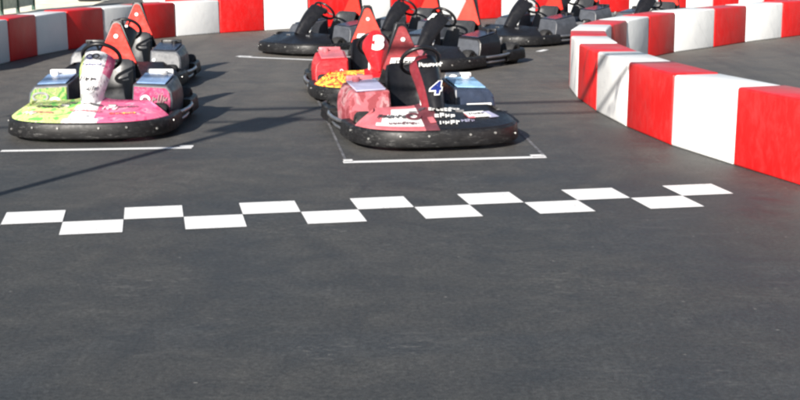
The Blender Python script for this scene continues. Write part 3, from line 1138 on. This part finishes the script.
karts.append(dict(seed=2, pos=(-3.16, 15.3), yaw=0.0,
    label='dark kart with shiny grey seat parked behind the green and pink one',
    fair=['black_clean'], fair_split=one,
    podL=('grey_part', 'navy', 'grey_part', 'black_clean'), podR=('grey_part', 'navy', 'grey_part', 'black_clean'),
    pod_marksR=[('white_part', 'ring', 0.33, 0.29, 0.035, 0.035, 0)],
    pan=['black_clean'], pan_w=RECT, pan_marks=[('white_part', 'plate', 0.0, 0.9, 0.15, 0.03, 0, 0.003)],
    hr='hr_red'))
karts.append(dict(seed=3, pos=(0.135, 11.31), yaw=0.23,
    label='pink and black kart numbered 4 at the front of the middle column',
    fair=['rose', 'white_part', 'maroon', 'black_clean'],
    fair_split=lambda u, v: (0 if (v < 0.16 or v > 0.84 or u < -0.84 + 0.25 * v) else 1) if u < -0.26 else (2 if u < -0.10 + 0.05 * v else 3),
    podL=('rose_liv', 'lilac', 'rose_liv', 'rose'), podR=('navy', 'sky_top', 'navy', 'white_part'),
    pod_marksL=[('maroon', 'ring', 0.33, 0.20, 0.05, 0.05, 0), ('maroon', 'text', 0.47, 0.2, 0.2, 0.03, 6)],
    pod_marksR=[('white_part', 'plate', 0.49, 0.22, 0.22, 0.10, 0), ('lilac', 'plate', 0.33, 0.21, 0.08, 0.06, 0), ('ink', 'text', 0.49, 0.22, 0.16, 0.05, 4)],
    pan=['black_clean', 'edge_red'], pan_w=[(0, 0.09), (0.3, 0.10), (0.75, 0.125), (0.9, 0.13), (1.0, 0.12)],
    pan_split=lambda s, t: 1 if s < -0.7 or (t > 0.9 and s < 0) else 0,
    number=('4', 0.175, 0.30, 'blue_mark', 'white_part'), num_x=-0.01, shear=0.35,
    pan_marks=[('white_part', 'text', 0.01, 0.76, 0.21, 0.045, 7, 0.006)],
    fair_marks=[('ink', 'text', -0.60, 0.50, 0.28, 0.075, 7), ('maroon', 'ring', -0.36, 0.48, 0.13, 0.16, 0), ('rose', 'plate', -0.15, 0.3, 0.05, 0.12, 0), ('grey_part', 'text', -0.17, 0.75, 0.10, 0.06, 3), ('white_part', 'text', 0.28, 0.75, 0.10, 0.05, 3), ('maroon', 'text', -0.5, 0.22, 0.25, 0.05, 7), ('lilac', 'text', 0.30, 0.25, 0.12, 0.06, 4),
                ('white_part', 'text', 0.03, 0.62, 0.20, 0.075, 6), ('white_part', 'text', 0.04, 0.40, 0.18, 0.085, 4), ('white_part', 'text', 0.05, 0.17, 0.18, 0.07, 4),
                ('white_part', 'plate', 0.52, 0.5, 0.20, 0.13, 0), ('rose', 'plate', 0.40, 0.45, 0.06, 0.11, 0), ('ink', 'text', 0.53, 0.52, 0.15, 0.04, 4), ('lilac', 'plate', 0.70, 0.45, 0.09, 0.13, 0)],
    hr='hr_dull', hr_band=True, seat='black_clean'))
karts.append(dict(seed=4, pos=(-0.30, 14.25), yaw=0.12,
    label='red kart numbered 3 with yellow flames behind the kart numbered 4',
    fair=['flame_liv', 'red_panel'], fair_split=lambda u, v: 0 if abs(u) > 0.25 else 1,
    podL=('red_panel', 'rose', 'red_panel', 'rose'), podR=('red_panel', 'rose', 'red_panel', 'rose'),
    pod_marksL=[('white_part', 'ring', 0.36, 0.27, 0.035, 0.035, 0)],
    pan=['red_panel'], pan_w=SHIELD, number=('3', 0.24, 0.62, 'white_part', 'white_part'), shear=0.15, wheel_z=0.54,
    hr='hr_pink', hr_band=True, seat='black_clean'))
karts.append(dict(seed=5, pos=(0.68, 17.35), yaw=-0.60,
    label='black kart with a pale slanted letter on its steering fairing behind kart 4',
    fair=['black_clean'], fair_split=one,
    podL=('grey_part', 'navy', 'black_clean', 'black_clean'), podR=('grey_part', 'navy', 'black_clean', 'black_clean'),
    pan=['black_clean'], pan_w=RECT, number=('F', 0.14, 0.8, 'white_part', None), shear=0.4,
    hr='hr_pink', hr_bolt=False))
for q, (x, y, lab) in enumerate(((-1.0, 19.6, 'dark kart leftmost in the back row, beside the white line'),
                                 (0.22, 20.5, 'dark kart in the back row half hidden behind the red kart 3'),
                                 (2.2, 21.0, 'dark kart of the back row left of the barrier curve'),
                                 (4.35, 22.2, 'dark kart of the back row farthest right beyond the barrier'),
                                 (3.15, 23.5, 'dark kart behind the back row, its pod showing over the barrier curve'))):
    karts.append(dict(seed=10 + q, pos=(x, y), yaw=-0.72 + (0.0, 0.06, -0.07, 0.04, -0.02)[q], wheel_z=0.60, label=lab,
        fair=['black_clean'], fair_split=one,
        podL=('grey_part', 'navy', 'grey_part', 'black_clean'), podR=('grey_part', 'navy', 'grey_part', 'black_clean'),
        pan=['black_clean'], pan_w=RECT, hr='hr_red', hr_bolt=False, seat='seat'))
for c in karts:
    make_kart(c)

# ------------------------------------------------------------------ start light mast behind the camera, whose shadow crosses the track
AZ = Vector((0.392, 0.920))          # direction shadows fall
EL = math.radians(24.0)
cot = 1 / math.tan(EL)
tip = Vector((-0.69, 13.2))
HM = 4.4
base = tip - AZ * (HM * cot)
mast = empty('light_mast', (base.x, base.y, 0), 0)
tag(mast, 'grey steel mast with a dark signal box, standing left of the camera', 'mast')
bm = bmesh.new()
tube(bm, [(0, 0, 0.0), (0, 0, HM)], 0.045, 12)
box(bm, -0.14, 0.14, -0.14, 0.14, 0.0, 0.02)
build('pole', bm, M['galv'], mast, 40)
bm = bmesh.new()
box(bm, -0.25, 0.21, -0.10, 0.046, HM - 0.88, HM - 0.46, 0.02, 2)
build('signal_box', bm, M['black_clean'], mast)
for dz, r in ((HM - 0.10, 0.042), (HM - 0.55, 0.026)):
    cb = bmesh.new()
    pts = [(base.x - 3 + 0.9 * k, base.y - 0.06 - 0.5 * 0 + 0.175 * (0.9 * k - 3), dz + 0.002 * (k - 7) ** 2 * 0.3) for k in range(14)]
    tube(cb, pts, r, 8)
    o = build('overhead_cable', cb, M['rubber'], None, 60)
    tag(o, 'upper dark cable strung across the track from the mast' if r > 0.03 else 'lower thin dark cable strung across the track from the mast', 'cable')

# ------------------------------------------------------------------ sky, sun, camera
w = bpy.data.worlds.new('World')
scene.world = w
w.use_nodes = True
nt = w.node_tree
bg = nt.nodes['Background']
sky = nt.nodes.new('ShaderNodeTexSky')
sky.sky_type = 'NISHITA'
sky.sun_disc = False
sky.sun_elevation = EL
# towards the sun = -AZ
saz = math.atan2(-AZ.x, -AZ.y)       # clockwise from +Y
sky.sun_rotation = saz % (2 * PI)
sky.altitude = 100
nt.links.new(sky.outputs[0], bg.inputs['Color'])
bg.inputs['Strength'].default_value = 0.051

sun = bpy.data.lights.new('sun', 'SUN')
sun.energy = 5.0
sun.angle = math.radians(0.53)
sun.color = (1.0, 0.94, 0.86)
so = bpy.data.objects.new('sun', sun)
COL.objects.link(so)
dirv = Vector((AZ.x * math.cos(EL), AZ.y * math.cos(EL), -math.sin(EL)))
so.rotation_euler = dirv.to_track_quat('-Z', 'Y').to_euler()
so.location = (-8, -15, 12)

cam = bpy.data.cameras.new('camera')
cam.sensor_width = 36
cam.lens = 1300 * 36 / 800
cam.clip_end = 3000
co = bpy.data.objects.new('camera', cam)
COL.objects.link(co)
PT, RO, H = 0.2005, -0.0032, 1.685
mtx = Matrix.Translation((0, 0, H)) @ Matrix.Rotation(PI / 2 - PT, 4, 'X') @ Matrix.Rotation(RO, 4, 'Z')
co.matrix_world = mtx
scene.camera = co

scene.view_settings.view_transform = 'Standard'
scene.view_settings.look = 'None'
scene.view_settings.gamma = 1
scene.view_settings.use_curve_mapping = False
scene.view_settings.exposure = 1.1
scene.cycles.filter_width = 2.5
